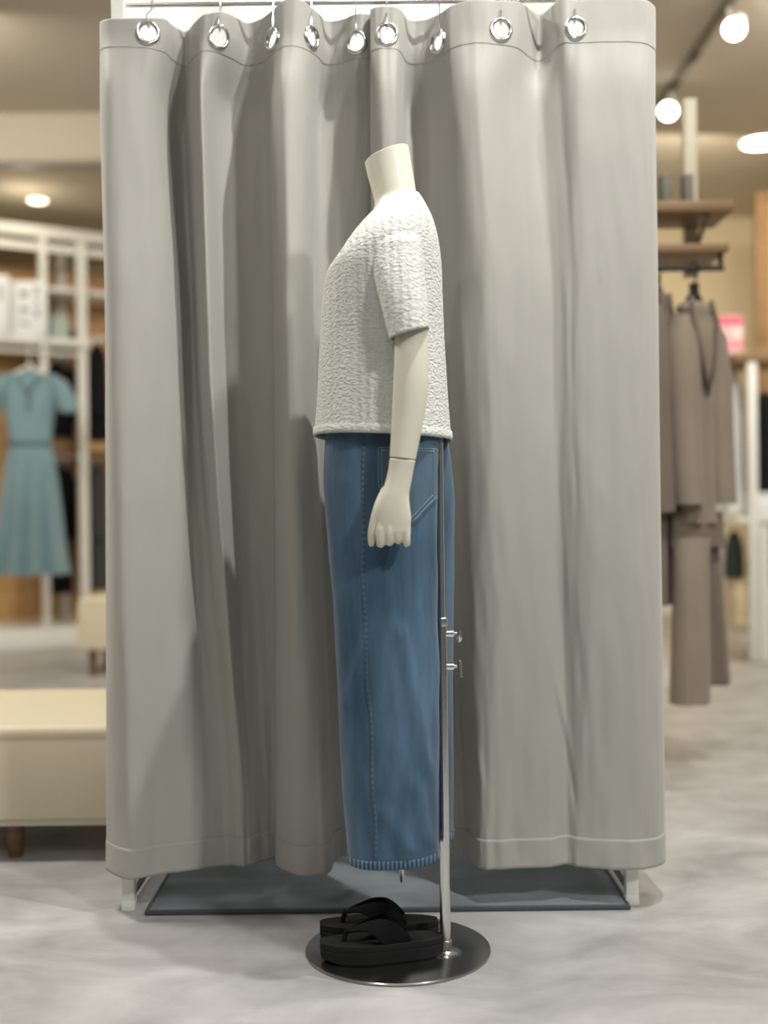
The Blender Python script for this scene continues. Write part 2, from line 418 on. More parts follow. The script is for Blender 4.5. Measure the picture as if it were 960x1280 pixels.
CREASES = [(157,628,0.9,9,.004), (268,622,-0.4,9,.003), (748,348,-1.0,10,.005), (752,622,0.9,14,.004), (735,632,-0.9,9,.003),
           (700,880,1.35,60,.005), (716,985,1.4,40,-.004), (600,960,1.3,40,.003)]
def march(cl, u, z, ds):
    """parameter reached after walking ds along the cloth"""
    if abs(ds) < 1e-7: return u
    p = cl.base(u, z); d = 0.01*(1 if ds > 0 else -1); acc = 0.0
    while acc < abs(ds) and 0 < u+d < cl.n-1:
        q = cl.base(u+d, z); st_ = (q-p).length
        if acc+st_ > abs(ds): return u+d*(abs(ds)-acc)/max(st_, 1e-9)
        acc += st_; u += d; p = q
    return u
def build_curtain(ctrl, label, grom, seed, x0):
    cl = Cloth(ctrl, 22, seed)
    root = thing('curtain', label, 'curtain', (x0, Y0, 0), 'grey fitting room curtains')
    GZ = 1.806; RO, RI = 0.0255, 0.0175
    holes = []; pts = []
    for u in grom:
        gz = GZ+(0.0 if u else 0)
        c = cl.pt(u, gz); holes.append((c, 0.0205)); pts.append((u, gz, c))
    v, f = cl.grid(HEMZ, None, 110, 0.0, [])
    # finer rows by the header so the eyelets are cut cleanly
    vb, fb = cl.grid(HEMZ, 1.70, 70, 0.0, []); vt, ft = cl.grid(1.70, None, 46, 0.0, holes)
    W = cl.N+1; k = len(vb)-W      # the two grids share the row at 1.70 m
    obj('fabric', vb+vt[W:], fb+[tuple(i+k for i in q) for q in ft], M_CURT, root, solid=0.0008, offset=0.0)
    v, f = cl.grid(HEMZ-0.001, HEMZ+0.060, 10, 0.0, [])
    obj('hem_band', v, f, M_CURT, root, solid=0.0034, offset=0.0)
    v, f = cl.grid(1.774, None, 36, 0.0, holes)
    obj('header_band', v, f, M_CURT, root, solid=0.0017, offset=0.0)
    for (u, gz, c) in pts:
        sp = cl.speed(u, gz); n = 36; rings = []
        prof = [(RI, -.0035), (RI-.0008, 0), (RI, .0035), (RI+.0025, .0054), ((RI+RO)/2, .006), (RO-.0015, .0048), (RO, .0026), (RO, -.0026), (RO-.0015, -.0048), ((RI+RO)/2, -.006), (RI+.0025, -.0054)]
        V = []; Fc = []
        nn = cl.nor(u, gz)
        for i in range(n):
            a = 2*math.pi*i/n
            for (rr, hh) in prof:
                p = cl.base(march(cl, u, gz, rr*math.cos(a)), gz+rr*math.sin(a))
                V.append(p+nn*hh)
        m_ = len(prof)
        for i in range(n):
            for j in range(m_):
                Fc.append((i*m_+j, i*m_+(j+1) % m_, ((i+1) % n)*m_+(j+1) % m_, ((i+1) % n)*m_+j))
        mb = MB(); mb.add(V, Fc); mb.build('eyelet', M_CHROME, root, autos=False)
    return [(c, cl.nor(u, gz)) for u, gz, c in pts]
gl = build_curtain(LEFT, 'left grey curtain panel with five silver eyelets, gathered in deep folds', [3.1, 8.75, 12.05, 14.55, 17.95], 3.3, -0.3)
gr = build_curtain(RIGHT, 'right grey curtain panel with four silver eyelets, hanging flatter and wider', [2.5, 7.05, 10.35, 13.95], 11.9, 0.3)
ORD = ['first', 'second', 'third', 'fourth', 'fifth', 'sixth', 'seventh', 'eighth', 'ninth']
for i, (c, n) in enumerate(gl+gr):
    w = 0.0013; x = c.x; zt_ = RZ
    top = [(x+0.0, RY+0.010*math.cos(a), RZ+0.0098*math.sin(a)) for a in [math.radians(q) for q in (-30, 0, 30, 60, 90, 120, 150, 180)]]
    lo_y = c.y-0.008 if n.y < 0 else c.y
    path = top+[(x, RY-0.011, RZ-0.015), (x, (RY-0.011+lo_y-0.004)/2, (RZ+c.z)/2+0.01), (x, lo_y-0.004, c.z+0.034),
                (x, lo_y-0.006, c.z+0.020), (x, c.y, c.z+0.0105), (x, c.y+0.011, c.z+0.016), (x, c.y+0.013, c.z+0.026)]
    o = MB().tube(path, w, 8).build('curtain_hook', M_CHROME)
    tag(o, 'thin chrome hook in the %s curtain eyelet counting from the left' % ORD[i], 'hook', 'chrome hooks on the curtain rail')

# ------------------------------------------------------------------ mannequin with its stand
YC = 2.18
def mirror(rows): return [(a, b, c, d, 2*YC-Y, e_) for a, b, c, d, Y, e_ in rows]
man = thing('mannequin', 'headless ivory mannequin facing left on a chrome pole with a round steel base', 'mannequin', (P(497,1187,2.22).x, 2.22, 0))
dx_ = P(497.5, 1187, 2.22).x
MB().lathe([(0.170,0.0),(0.1725,0.0015),(0.173,0.004),(0.1715,0.0058),(0.169,0.0062)], (dx_, 2.215, 0), 96).build('base_plate', M_PLATE, man)
px_ = P(557, 1190, 2.183).x; py_ = 2.183
MB().lathe([(0.030,0.0063),(0.030,0.0072),(0.016,0.009),(0.0125,0.012),(0.0122,0.030),(0.0105,0.031)], (px_, py_, 0), 32).build('pole_socket', M_CHROME, man)
zc = PZ(554, 777, py_)
MB().lathe([(0.0098,0.02),(0.0098,zc)], (px_, py_, 0), 28).build('lower_pole', M_CHROME, man)
MB().lathe([(0.0112,zc-0.008),(0.0118,zc-0.006),(0.0118,zc+0.006),(0.0100,zc+0.008)], (px_, py_, 0), 28).build('collar', M_CHROME, man)
MB().lathe([(0.0066,zc),(0.0066,0.985)], (px_, py_, 0), 24).build('upper_pole', M_CHROME, man)
for yy, hang in ((792, 1), (833, 0)):
    z = PZ(560, yy, py_); x1 = PX(557, yy, py_)
    k = MB()
    k.tube([(px_+0.006, py_, z), (px_+0.0215, py_, z)], 0.0068, 16)
    k.tube([(px_+0.021, py_, z), (px_+0.0350, py_, z)], 0.0036, 12)
    s = k.build('clamp_screw', M_CHROME, man)
    t = MB()
    xx = px_+0.0315
    if hang: t.tube([(xx, py_-0.004, z+0.006), (xx, py_-0.004, z-0.004)], 0.003, 10).tube([(xx, py_-0.004, z-0.004), (xx, py_-0.004, z-0.008), (xx, py_-0.004, z-0.015)], [0.004, 0.0066, 0.0035], 12)
    else: t.tube([(xx, py_-0.003, z+0.012), (xx, py_-0.003, z+0.008), (xx+0.001, py_-0.003, z-0.010), (xx+0.001, py_-0.003, z-0.020)], [0.003, 0.0046, 0.0034, 0.0052], 12)
    t.build('tommy_bar', M_CHROME, s)
# thin pointed chrome rod showing under the trouser hem
q = P(502, 1103, 2.27); MB().tube([(q.x, q.y, 0.30), (q.x, q.y, q.z+0.02), (q.x, q.y, q.z)], [0.006, 0.006, 0.002], 14).build('chrome_rod', M_CHROME, man)

TORSO = [(456,204,510.5,183,YC,.042), (460,222,514,203,YC,.041), (466,243,518,226,YC,.042), (468,258,521,244,YC,.046),
         (459,280,528,264,YC,.075), (448,300,536,284,YC,.115), (433,325,543,309,YC,.142), (416,348,546,338,YC,.146), (412,378,546,374,YC,.143),
         (416,430,545,430,YC,.132), (424,480,546,480,YC,.125), (424,530,544,532,YC,.125), (426,580,536,582,YC,.12), (440,640,530,640,YC,.09)]
rings = loft_px(TORSO, 48, 2.05, 5)
tb = MB(); r0 = rings[0]; c0 = sum(r0, Vector())/len(r0); up = Vector((-0.12, 0, 1)).normalized()
tb.loft([[c0+(p-c0)*0.86+up*0.0016 for p in r0], [c0+(p-c0)*0.965+up*0.001 for p in r0]]+rings)
tb.build('torso', M_SKIN, man)
ARM = [(478,330,524,322,2.035,.030), (486,370,529,365,2.015,.029), (492,405,534,400,2.0,.028), (493,440,535,438,1.995,.0275), (491.5,480,535,479,1.993,.0275),
       (490,515,531,517,1.992,.025), (488.5,545,525,548,1.99,.022), (487,571,519.5,574.5,1.988,.0195)]
for side in (1, -1):
    rows = ARM if side == 1 else mirror(ARM)
    rings = loft_px(rows, 36, 2.0, 5)
    if side == -1:   # right arm: the left one mirrored across the body
        rings = [[Vector((p.x, 2*YC-p.y, p.z)) for p in r] for r in loft_px(ARM, 36, 2.0, 5)]
    arm = MB().loft(rings).build('arm', M_SKIN, man)
    last = rings[-1]; c = sum(last, Vector())/len(last)
    # hand: palm loft + five curled fingers merged into one skin
    h = MB()
    HAND = [(487,572.6,519.5,576.1,1.988,.0190), (485,588,516.5,590,1.988,.0178), (481,604,514,604,1.987,.0165), (475,620,511.5,619,1.986,.0160),
            (470.5,635,512.5,634,1.986,.0155), (469,648,514,647,1.987,.0150), (470,659,513.5,658,1.988,.0142), (470.5,667,513.5,666,1.989,.0130), (472,673,512.5,672,1.993,.008)]
    h.loft(loft_px(HAND, 36, 2.3, 4))
    def fing(pts, rad):
        path = [P(*p) for p in pts]; n = 14
        pp = [Vector([crs([a[j] for a in path], (len(path)-1)*i/n) for j in range(3)]) for i in range(n+1)]
        rr = [crs(rad, (len(rad)-1)*i/n) for i in range(n+1)]
        d0 = (pp[-1]-pp[-2]).normalized()
        pp += [pp[-1]+d0*rr[-1]*0.6, pp[-1]+d0*rr[-1]*0.9]; rr += [rr[-1]*0.75, rr[-1]*0.3]
        h.tube(pp, rr, 14)
    fing([(478,640,1.990),(476,660,1.983),(475.5,676,1.988),(476,679,2.004),(477,668,2.018),(478,656,2.014)], [.0078,.0080,.0077,.0074,.0068,.0060])
    fing([(488,640,1.990),(487,659,1.981),(486.5,673.5,1.985),(487,677,2.002),(487.5,666,2.017),(488,655,2.013)], [.0078,.0080,.0076,.0074,.0068,.0060])
    fing([(497.5,640,1.990),(497.5,658,1.983),(497.7,671.5,1.986),(497.5,675,2.002),(497.5,665,2.016),(497,655,2.012)], [.0072,.0072,.0070,.0068,.0062,.0055])
    fing([(506.5,640,1.990),(507.5,660,1.986),(508.5,676,1.988),(508.5,679,2.001),(507.5,669,2.013),(506.5,660,2.010)], [.0068,.0068,.0064,.0062,.0056,.0050])
    fing([(484,612,1.992),(474,634,1.989),(466.5,660,1.992),(464.5,672,1.997),(464,680,2.003)], [.0100,.0098,.0080,.0066,.0052])
    if side == -1: h.v = [Vector((p.x, 2*YC-p.y, p.z)) for p in h.v]
    ho = h.build('hand', M_SKIN, arm, autos=False)
    rm = ho.modifiers.new('merge', 'REMESH'); rm.mode = 'VOXEL'; rm.voxel_size = 0.0014
    smd = ho.modifiers.new('smooth', 'SMOOTH'); smd.iterations = 3; smd.factor = 0.5
    dg = bpy.context.evaluated_depsgraph_get(); dg.update()
    nm = bpy.data.meshes.new_from_object(ho.evaluated_get(dg)); ho.modifiers.clear()
    ho.data = nm; nm.polygons.foreach_set('use_smooth', [True]*len(nm.polygons)); nm.name = 'hand'
    if not nm.materials: nm.materials.append(M_SKIN)
    # wrist joint gap
    MB().loft([[c+(p-c)*0.985+Vector((0,0,-0.0002)) for p in last], [c+(p-c)*0.985+Vector((0,0,-0.0022)) for p in last]]).build('wrist_joint', M_JOINT, arm)

# ------------------------------------------------------------------ blouse
def ripple(rings, amp, f1, f2, seed):
    out = []
    for r in rings:
        c = sum(r, Vector())/len(r); o = []
        for p in r:
            d = (p-c); d.z = 0
            k = amp*noise.noise((p.x*f1+seed, p.y*f1, p.z*f2))
            o.append(p+d.normalized()*k)
        out.append(o)
    return out
bl = thing('blouse', 'white crinkled seersucker short-sleeved blouse worn by the mannequin', 'blouse', (P(480,545,YC).x, YC, PZ(480,548,YC)))
BODY = [(468,262,522.5,243,YC,.052), (454,279,532,259,YC,.090), (439,300,541.5,279,YC,.138), (423,323,548,304,YC,.163), (408,345,552,334,YC,.166),
        (403,375,553.5,370,YC,.163), (399.5,430,555.5,430,YC,.158), (396,500,560,500,YC,.162), (392.5,545,565,551,YC,.168)]
rings = ripple(loft_px(BODY, 96, 2.15, 8), 0.005, 14, 4, 1.0)
b = MB().loft(rings, False, False); body = b.build('body', M_SEER, bl, autos=False, solid=0.0022, offset=-1)
hr = rings[-1]; c = sum(hr, Vector())/len(hr)
hb = [[c+(p-c)*1.008+Vector((0,0,0.015)) - (c-c) for p in hr], [c+(p-c)*1.014+Vector((0,0,0.004)) for p in hr], [c+(p-c)*1.006+Vector((0,0,-0.0015)) for p in hr]]
MB().loft(hb, False, False).build('hem', M_SEER, bl, autos=False, solid=0.002, offset=-1)
SLV = [(482,296,518,290,2.125,.026), (466,306,527,298,2.062,.052), (464,325,529,318,2.040,.052), (468,350,531,346,2.022,.0505), (477,386,534,380,2.006,.0485), (486.5,425,536.5,411,1.996,.0470)]
for side in (1, -1):
    rings = ripple(loft_px(SLV, 56, 2.0, 8), 0.005, 16, 7, 5.0)
    if side == -1: rings = [[Vector((p.x, 2*YC-p.y, p.z)) for p in r] for r in rings]
    s = MB().loft(rings, False, False).build('sleeve', M_SEER, bl, autos=False, solid=0.002, offset=-1 )

# ------------------------------------------------------------------ jeans
jn = thing('jeans', 'wide blue denim jeans with frayed hem worn by the mannequin', 'jeans', (P(490,1075,YC).x, YC, 0.2))
NY, FY = 2.112, 2.258
NEAR = [(410,520,546,520,NY,.066), (406.5,548,548.5,548,NY,.072), (405,600,548,600,NY,.0735), (408,650,547.5,650,NY,.074), (413.5,720,547,720,NY,.075), (417.5,780,547,780,NY,.075),
        (421,850,547,850,NY,.076), (424,920,547,920,NY,.076), (427.5,990,547.5,990,NY,.077), (431,1040,548,1040,NY,.077), (434,1073,549,1066,NY,.077)]
RIDGES = [((500,790),(530,960),.006,7), ((462,790),(428,880),.005,7), ((490,930),(470,985),.003,8), ((515,980),(530,1050),.004,8), ((480,1020),(505,1062),.004,9), ((430,600),(418,700),.003,8)]
def ridge(p):
    px = 480+(p.x*F/p.y); py = 640-(p.z-H)*F/p.y; s = 0
    for (ax, ay), (bx, by), am, w in RIDGES:
        dx, dy = bx-ax, by-ay; L2 = dx*dx+dy*dy; t = ((px-ax)*dx+(py-ay)*dy)/L2; tc = max(0, min(1, t))
        d = math.hypot(px-ax-tc*dx, py-ay-tc*dy); s += am*math.exp(-(d/w)**2)
    return s
def leg_rings(rows, seed):
    out = []
    for r in loft_px(rows, 72, 2.35, 8):
        c = sum(r, Vector())/len(r); o = []
        for p in r:
            d = (p-c); d.z = 0; d.normalize()
            k = 0.006*noise.noise((p.x*9+seed, p.y*9, p.z*3.0))+0.002*noise.noise((p.x*30, p.y*30+seed, p.z*12))
            if d.y < 0: k += 1.6*ridge(p)*(-d.y)
            o.append(p+d*k)
        out.append(o)
    return out
FARR = []
for (lx, ly, rx, ry, Y, bb) in NEAR:
    zl = P(lx, ly, Y); zr = P(rx, ry, Y)
    xb = 0.130-0.004*max(0, (0.8-zr.z))-0.030*smooth01((zr.z-0.93)/0.055); xf = zl.x+0.012
    inv = lambda X, Z: (480+X*F/FY+TH*(-(Z-H)*F/FY), 640-(Z-H)*F/FY-TH*(X*F/FY))
    a_ = inv(xf, zl.z); b_ = inv(xb, zl.z)
    FARR.append((a_[0], a_[1], b_[0], b_[1], FY, min(bb, .070)))
near = leg_rings(NEAR, 2.0); far = leg_rings(FARR, 6.0)
jb = MB().loft(near, False, False).loft(far, False, False)
PEL = [(412,518,540,518,YC,.120), (409,560,537,560,YC,.128), (412,640,535,640,YC,.125), (422,700,530,700,YC,.10), (440,745,515,745,YC,.05)]
jb.loft(loft_px(PEL, 48, 2.3, 6), False, True)
jb.build('trouser_body', M_DEN, jn, autos=False, solid=0.0018, offset=-1)
def band(ring_list, up, grow, dn=0.0):
    c = sum(ring_list[-1], Vector())/len(ring_list[-1]); hr = ring_list[-1]; cc = c
    f = lambda p, g, dz: Vector((cc.x+(p.x-cc.x)*g, cc.y+(p.y-cc.y)*g, p.z+dz))
    return [[f(p, 1+grow*0.5, up) for p in hr], [f(p, 1+grow, up*0.7) for p in hr], [f(p, 1+grow, up*0.2-dn) for p in hr], [f(p, 1+grow*0.3, -0.0025-dn) for p in hr]]
for r in (near, far):
    MB().loft(band(r, 0.013, 0.022), False, False).build('hem', M_HEM, jn, autos=False, solid=0.0035, offset=-1)
# surface lookup on the near leg: depth of the cloth at a photo column / height
def near_pt(px, py, off):
    z = PZ(px, py, NY-0.07)
    best = min(range(len(near)), key=lambda i: abs(sum(p.z for p in near[i])/72-z))
    i0 = best if sum(p.z for p in near[best])/72 >= z else max(0, best-1)
    i1 = min(len(near)-1, i0+1)
    z0 = sum(p.z for p in near[i0])/72; z1 = sum(p.z for p in near[i1])/72
    t = 0 if abs(z0-z1) < 1e-6 else max(0, min(1, (z0-z)/(z0-z1)))
    ring = [near[i0][k].lerp(near[i1][k], t) for k in range(72)]
    cand = None
    for k in range(36, 72):
        a, b_ = ring[k], ring[(k+1) % 72]
        pa = 480+a.x*F/a.y+TH*(py-640); pb = 480+b_.x*F/b_.y+TH*(py-640)
        if min(pa, pb) <= px <= max(pa, pb) and abs(pb-pa) > 1e-6:
            w = (px-pa)/(pb-pa); q_ = a.lerp(b_, w); n = Vector(((b_-a).y, -(b_-a).x, 0)).normalized()
            if n.y > 0: n = -n
            cand = q_+n*off; break
    if cand is None:
        cand = min(ring, key=lambda p: abs(480+p.x*F/p.y+TH*(py-640)-px)).copy(); cand.y -= off
    return cand
# side seam: narrow raised strip with a ridge down the outer side
ys = [549+i*(1070-549)/80 for i in range(81)]
seam_x = lambda y: 455+ (0 if y < 760 else 0) + 14*smooth01((y-700)/370) + 1.2*math.sin(y*0.05)
V = []; Fc = []
prof = [(-2.6, .0002), (-1.8, .0016), (0, .0020), (1.2, .0016), (1.8, .0002)]
for y in ys:
    for dxp, off in prof: V.append(near_pt(seam_x(y)+dxp, y, off))
for i in range(80):
    for j in range(4): Fc.append((i*5+j, i*5+j+1, (i+1)*5+j+1, (i+1)*5+j))
MB().add(V, Fc).build('side_seam', M_SEAM, jn, autos=False)
# back pocket
def pl(y):  return 471+ (9*smooth01((y-600)/35)) + max(0, (y-632))*1.5
def pr(y):  return 546.5 - max(0, y-622)*0.86
V = []; Fc = []; R_, C_ = 26, 22
for i in range(R_+1):
    y = 555+i*(655-555)/R_
    for j in range(C_+1):
        x = pl(y)+(max(pr(y), pl(y)+0.5)-pl(y))*j/C_
        edge = min(i, R_-i, j, C_-j); V.append(near_pt(min(x, 546.5), y, 0.0004 if edge == 0 else 0.0026))
for i in range(R_):
    for j in range(C_): a = i*(C_+1)+j; Fc.append((a, a+1, a+C_+2, a+C_+1))
pk = MB().add(V, Fc).build('back_pocket', M_DENP, jn, autos=False)
st = MB()
for ins in (2.0, 6.0):
    path = []
    for i in range(16): y = 560+i*4.2; path.append(near_pt(pl(y)+ins, y, 0.0032))
    st.tube(path, 0.0006, 6)
    path = [near_pt(pl(558+ins)+ins+(pr(558)-pl(558)-2*ins)*i/14, 558+ins*0.8, 0.0032) for i in range(15)]; st.tube(path, 0.0006, 6)
    path = [near_pt(min(545, pr(y)-ins), y, 0.0032) for y in [560+i*4.4 for i in range(15)]]
    path += [near_pt(545-ins-(545-517)*i/10, 622+ins*-0.6+31*i/10, 0.0032) for i in range(11)]
    st.tube(path, 0.0006, 6)
st.build('stitching', M_STITCH, pk, autos=False)

# ------------------------------------------------------------------ sandals (toes to the left)
def make_sandal(loc, rz, label, mirr):
    root = thing('sandal', label, 'sandal', loc, 'black platform sandals on the mannequin base')
    root.rotation_euler = (0, 0, rz)
    T = Matrix.Translation(Vector(loc)) @ Matrix.Rotation(rz, 4, 'Z')
    Ln = 0.226
    def outline(t):      # t along 0 toe..1 heel -> half width near, far
        w = 0.0415*(math.sin(math.pi*min(1, max(0, (t*0.96+0.02)))))**0.46
        w *= 1.0-0.20*smooth01((t-0.30)/0.25)+0.06*smooth01((t-0.7)/0.2)
        return w
    def ring(z, s, dz=0.0):
        pts = []; N = 40
        for i in range(N+1): t = (1-math.cos(math.pi*i/N))/2; pts.append((t, outline(t)))
        o = []
        for t, w in pts: o.append(Vector(((t-0.5)*Ln*s, -w*s+0.004*mirr*math.sin(math.pi*t), z+dz*smooth01((0.16-t)/0.16))))
        for t, w in reversed(pts[1:-1]): o.append(Vector(((t-0.5)*Ln*s, w*s+0.004*mirr*math.sin(math.pi*t), z+dz*smooth01((0.16-t)/0.16))))
        return [T @ p for p in o]
    MB().loft([ring(0.0, .955, .007), ring(0.0015, .985, .007), ring(0.0045, .992, .006), ring(0.006, .985, .006), ring(0.013, .99, .004), ring(0.017, 1.0, .003), ring(0.0215, 1.0, .002), ring(0.023, .985, .002)]).build('outsole', M_BLACK, root)
    MB().loft([ring(0.0232, .975, .002), ring(0.0245, .995, .002), ring(0.030, 1.0, .002), ring(0.0345, .995, .002), ring(0.0355, .97, .002), ring(0.0345, .86, .001), ring(0.0335, .4, .0)]).build('footbed', M_BLACKB, root)
    # toe post and two strap arms forming a V
    tp = Vector((-0.070, 0.004*mirr, 0.034))
    MB().tube([T @ (tp+Vector((0, 0, -0.004))), T @ (tp+Vector((0.002, 0, 0.010))), T @ (tp+Vector((0.008, 0, 0.021)))], [0.0055, 0.0042, 0.0062], 14).build('toe_post', M_BLACKS, root)
    for sgn in (-1, 1):
        path = []; W = []
        for i in range(15):
            s = i/14
            x = -0.066+0.100*s**0.9; y = 0.004*mirr*(1-s)+sgn*(0.0395*s**0.8-0.012*smooth01((s-.65)/.35))
            z = 0.051+0.015*math.sin(math.pi*min(1, s*0.98+0.0))**0.8-0.027*s**3.0
            path.append(Vector((x, y, z))); W.append(0.0055+0.017*smooth01(s*1.25))
        V = []; Fc = []
        for i, p in enumerate(path):
            t = (path[min(i+1, 14)]-path[max(i-1, 0)]).normalized()
            side = Vector((0, sgn, 0.15)).cross(t).normalized() if False else None
            # strap width runs along the foot and down the outer side
            n = Vector((0, sgn*(0.25+0.75*i/14), 1.0-0.85*i/14)).normalized()
            wd = t.cross(n).normalized(); n = wd.cross(t).normalized()
            for (a, h_) in ((-1, 0), (-.85, .0022), (0, .0032), (.85, .0022), (1, 0), (.85, -.0018), (-.85, -.0018)):
                V.append(T @ (p+wd*a*W[i]+n*h_))
        for i in range(14):
            for j in range(7): Fc.append((i*7+j, i*7+(j+1) % 7, (i+1)*7+(j+1) % 7, (i+1)*7+j))
        Fc += [tuple(range(6, -1, -1)), tuple(14*7+j for j in range(7))]
        MB().add(V, Fc).build('strap', M_BLACKS, root, autos=False)
    return root
PT = 0.0064
make_sandal((PX(478, 1195, 2.175)-0.001, 2.166, PT), math.radians(8), 'black platform toe-post sandal nearer the camera on the steel base', -1)
make_sandal((PX(474, 1165, 2.26), 2.256, PT), math.radians(5), 'black platform toe-post sandal on the steel base behind the nearer sandal', 1)

# ------------------------------------------------------------------ left background: seats
def seat(name, label, cat, x0, x1, y0, y1, h, zb, leg_h, legs, plinth):
    root = thing(name, label, cat, ((x0+x1)/2, (y0+y1)/2, 0))
    cx, cy = (x0+x1)/2, (y0+y1)/2
    MB().box((cx, cy, (zb+h-0.03)/2), (x1-x0, y1-y0, h-0.03-zb), bevel=0.010, seg=4).build('upholstered_base', M_CREAMD, root)
    MB().box((cx, cy, h-0.0225), (x1-x0+0.002, y1-y0+0.002, 0.045), bevel=0.021, seg=6).build('cushion_top', M_CREAM, root)
    if plinth: MB().box((cx, cy, zb-0.008), (x1-x0-0.03, y1-y0-0.03, 0.016)).build('bottom_board', M_PIPE, root)
    for lx, ly in legs:
        MB().tube([(lx, ly, 0.0), (lx, ly, zb-(0.014 if plinth else 0)+0.004)], [0.017, 0.024], 16).build('leg', M_LEG, root)
by = 2.80
bx0, bx1 = -1.62, -0.60
seat('ottoman_bench', 'large low cream leather ottoman bench on the floor left of the curtains', 'bench', bx0, bx1, by, by+0.60, 0.325, 0.10, 0.09,
     [(PX(18,1050,by+0.05), by+0.06), (bx0+0.07, by+0.06), (bx0+0.07, by+0.54), (bx1-0.08, by+0.54)], True)
sy = 6.02; sx0 = PX(97, 800, sy)
seat('cube_stool', 'small cream cube stool with dark wooden legs in front of the white rack', 'stool', sx0, sx0+0.44, sy, sy+0.42, 0.40, 0.135, 0.12,
     [(sx0+0.065, sy+0.05), (sx0+0.38, sy+0.05), (sx0+0.065, sy+0.37), (sx0+0.38, sy+0.37)], False)

# ------------------------------------------------------------------ left background: rack
phi = math.radians(33)
A0 = Vector((PX(103, 500, 7.78), 7.78, 0)); ux = Vector((math.cos(phi), math.sin(phi), 0)); uy = Vector((-math.sin(phi), math.cos(phi), 0))
RM = Matrix.Translation(A0) @ Matrix.Rotation(phi, 4, 'Z')      # rack space: +x along the rack, +y to its back
rk = thing('display_rack', 'tall white shelf rack with wooden back holding the teal dress at left', 'rack', A0+ux*-0.4+uy*0.2)
ZT = 2.62; pw = 0.058
for lx in (-1.45, -0.255, 0.0, 0.75):
    w = pw if lx != -0.255 else 0.045
    MB().box((lx, 0, ZT/2+0.06), (w, 0.045, ZT-0.12), M=RM).build('post', M_WHITE, rk)
for lx in (-1.45, 0.0, 0.75):
    MB().box((lx, 0.42, ZT/2+0.06), (pw, 0.045, ZT-0.12), M=RM).build('post', M_WHITE, rk)
MB().box((-0.35, 0, ZT+0.03), (2.26, 0.07, 0.07), M=RM).build('top_rail', M_WHITE, rk)
MB().box((-0.35, 0.02, ZT-0.062), (2.14, 0.03, 0.05), M=RM).build('top_rail', M_WHITE, rk)
MB().box((-0.35, 0.475, 1.30), (2.3, 0.02, 2.38), M=RM).build('back_panel', M_WOOD, rk)
MB().box((-0.35, 0.24, 2.30), (2.14, 0.40, 0.03), M=RM).build('shelf', M_WHITE, rk)
MB().box((-0.68, 0.20, 1.945), (1.45, 0.52, 0.045), M=RM).build('shelf', M_WHITE, rk)
MB().box((0.37, 0.24, 1.28), (0.70, 0.38, 0.06), M=RM).build('shelf', M_WOOD, rk)
MB().box((-0.12, 0.30, 1.28), (0.20, 0.24, 0.06), M=RM).build('shelf', M_WOOD, rk)
MB().tube([RM @ Vector((-1.42, -0.03, 1.87)), RM @ Vector((-0.03, -0.03, 1.87))], 0.012, 12).build('hanging_rail', M_WHITE, rk)
MB().tube([RM @ Vector((0.03, 0.16, 2.02)), RM @ Vector((0.72, 0.16, 2.02))], 0.012, 12).build('hanging_rail', M_WHITE, rk)
MB().tube([RM @ Vector((-0.23, 0.22, 1.215)), RM @ Vector((0.72, 0.22, 1.215))], 0.012, 12).build('hanging_rail', M_WHITE, rk)
MB().box((-0.35, 0.18, 0.06), (2.4, 0.95, 0.12), bevel=0.006, M=RM).build('base_platform', M_WHITE, rk)

def rows_local(M, rows, n=40, e=2.2, sub=5, fold=0.0, kf=9, seed=0.0):
    """rows: (x centre, y centre, z, half width, half depth) in local space, with vertical folds growing downwards"""
    rings = []
    for i in range((len(rows)-1)*sub+1):
        u = i/sub; q = [crs([r[j] for r in rows], u) for j in range(5)]
        ring = []
        amt = fold*smooth01(u/(len(rows)-1))
        for k in range(n):
            t = 2*math.pi*k/n; c, s_ = math.cos(t), math.sin(t)
            x = q[3]*math.copysign(abs(c)**(2/e), c); y = q[4]*math.copysign(abs(s_)**(2/e), s_)
            y += math.copysign(1, s_ if abs(s_) > 1e-6 else 1)*amt*math.sin(kf*x/max(q[3], .01)*1.6+seed)*abs(s_)**0.5
            ring.append(M @ Vector((q[0]+x, q[1]+y, q[2])))
        rings.append(ring)
    return rings
def hanger(M, zhook, zsh, half, label, grp=None, cat='hanger', m=M_WHITE):
    k = MB()
    hook = [Vector((0.018*math.cos(a), 0.0, zhook-0.018+0.018*math.sin(a)+0.0)) for a in [math.radians(x) for x in range(-20, 200, 20)]]
    hook = [Vector((0, p.x, p.z)) for p in hook]+[Vector((0, -0.012, zhook-0.035)), Vector((0, 0, zsh+0.045))]
    k.tube([M @ p for p in hook], 0.003, 8)
    k.tube([M @ Vector((0, 0, zsh+0.06)), M @ Vector((0, 0, zsh+0.03))], 0.016, 12)
    k.tube([M @ Vector(p) for p in ((-half, 0, zsh-0.035), (-half*0.5, 0, zsh+0.008), (0, 0, zsh+0.035), (half*0.5, 0, zsh+0.008), (half, 0, zsh-0.035))], 0.011, 10)
    o = k.build('clothes_hanger', m); tag(o, label, cat, grp); return o

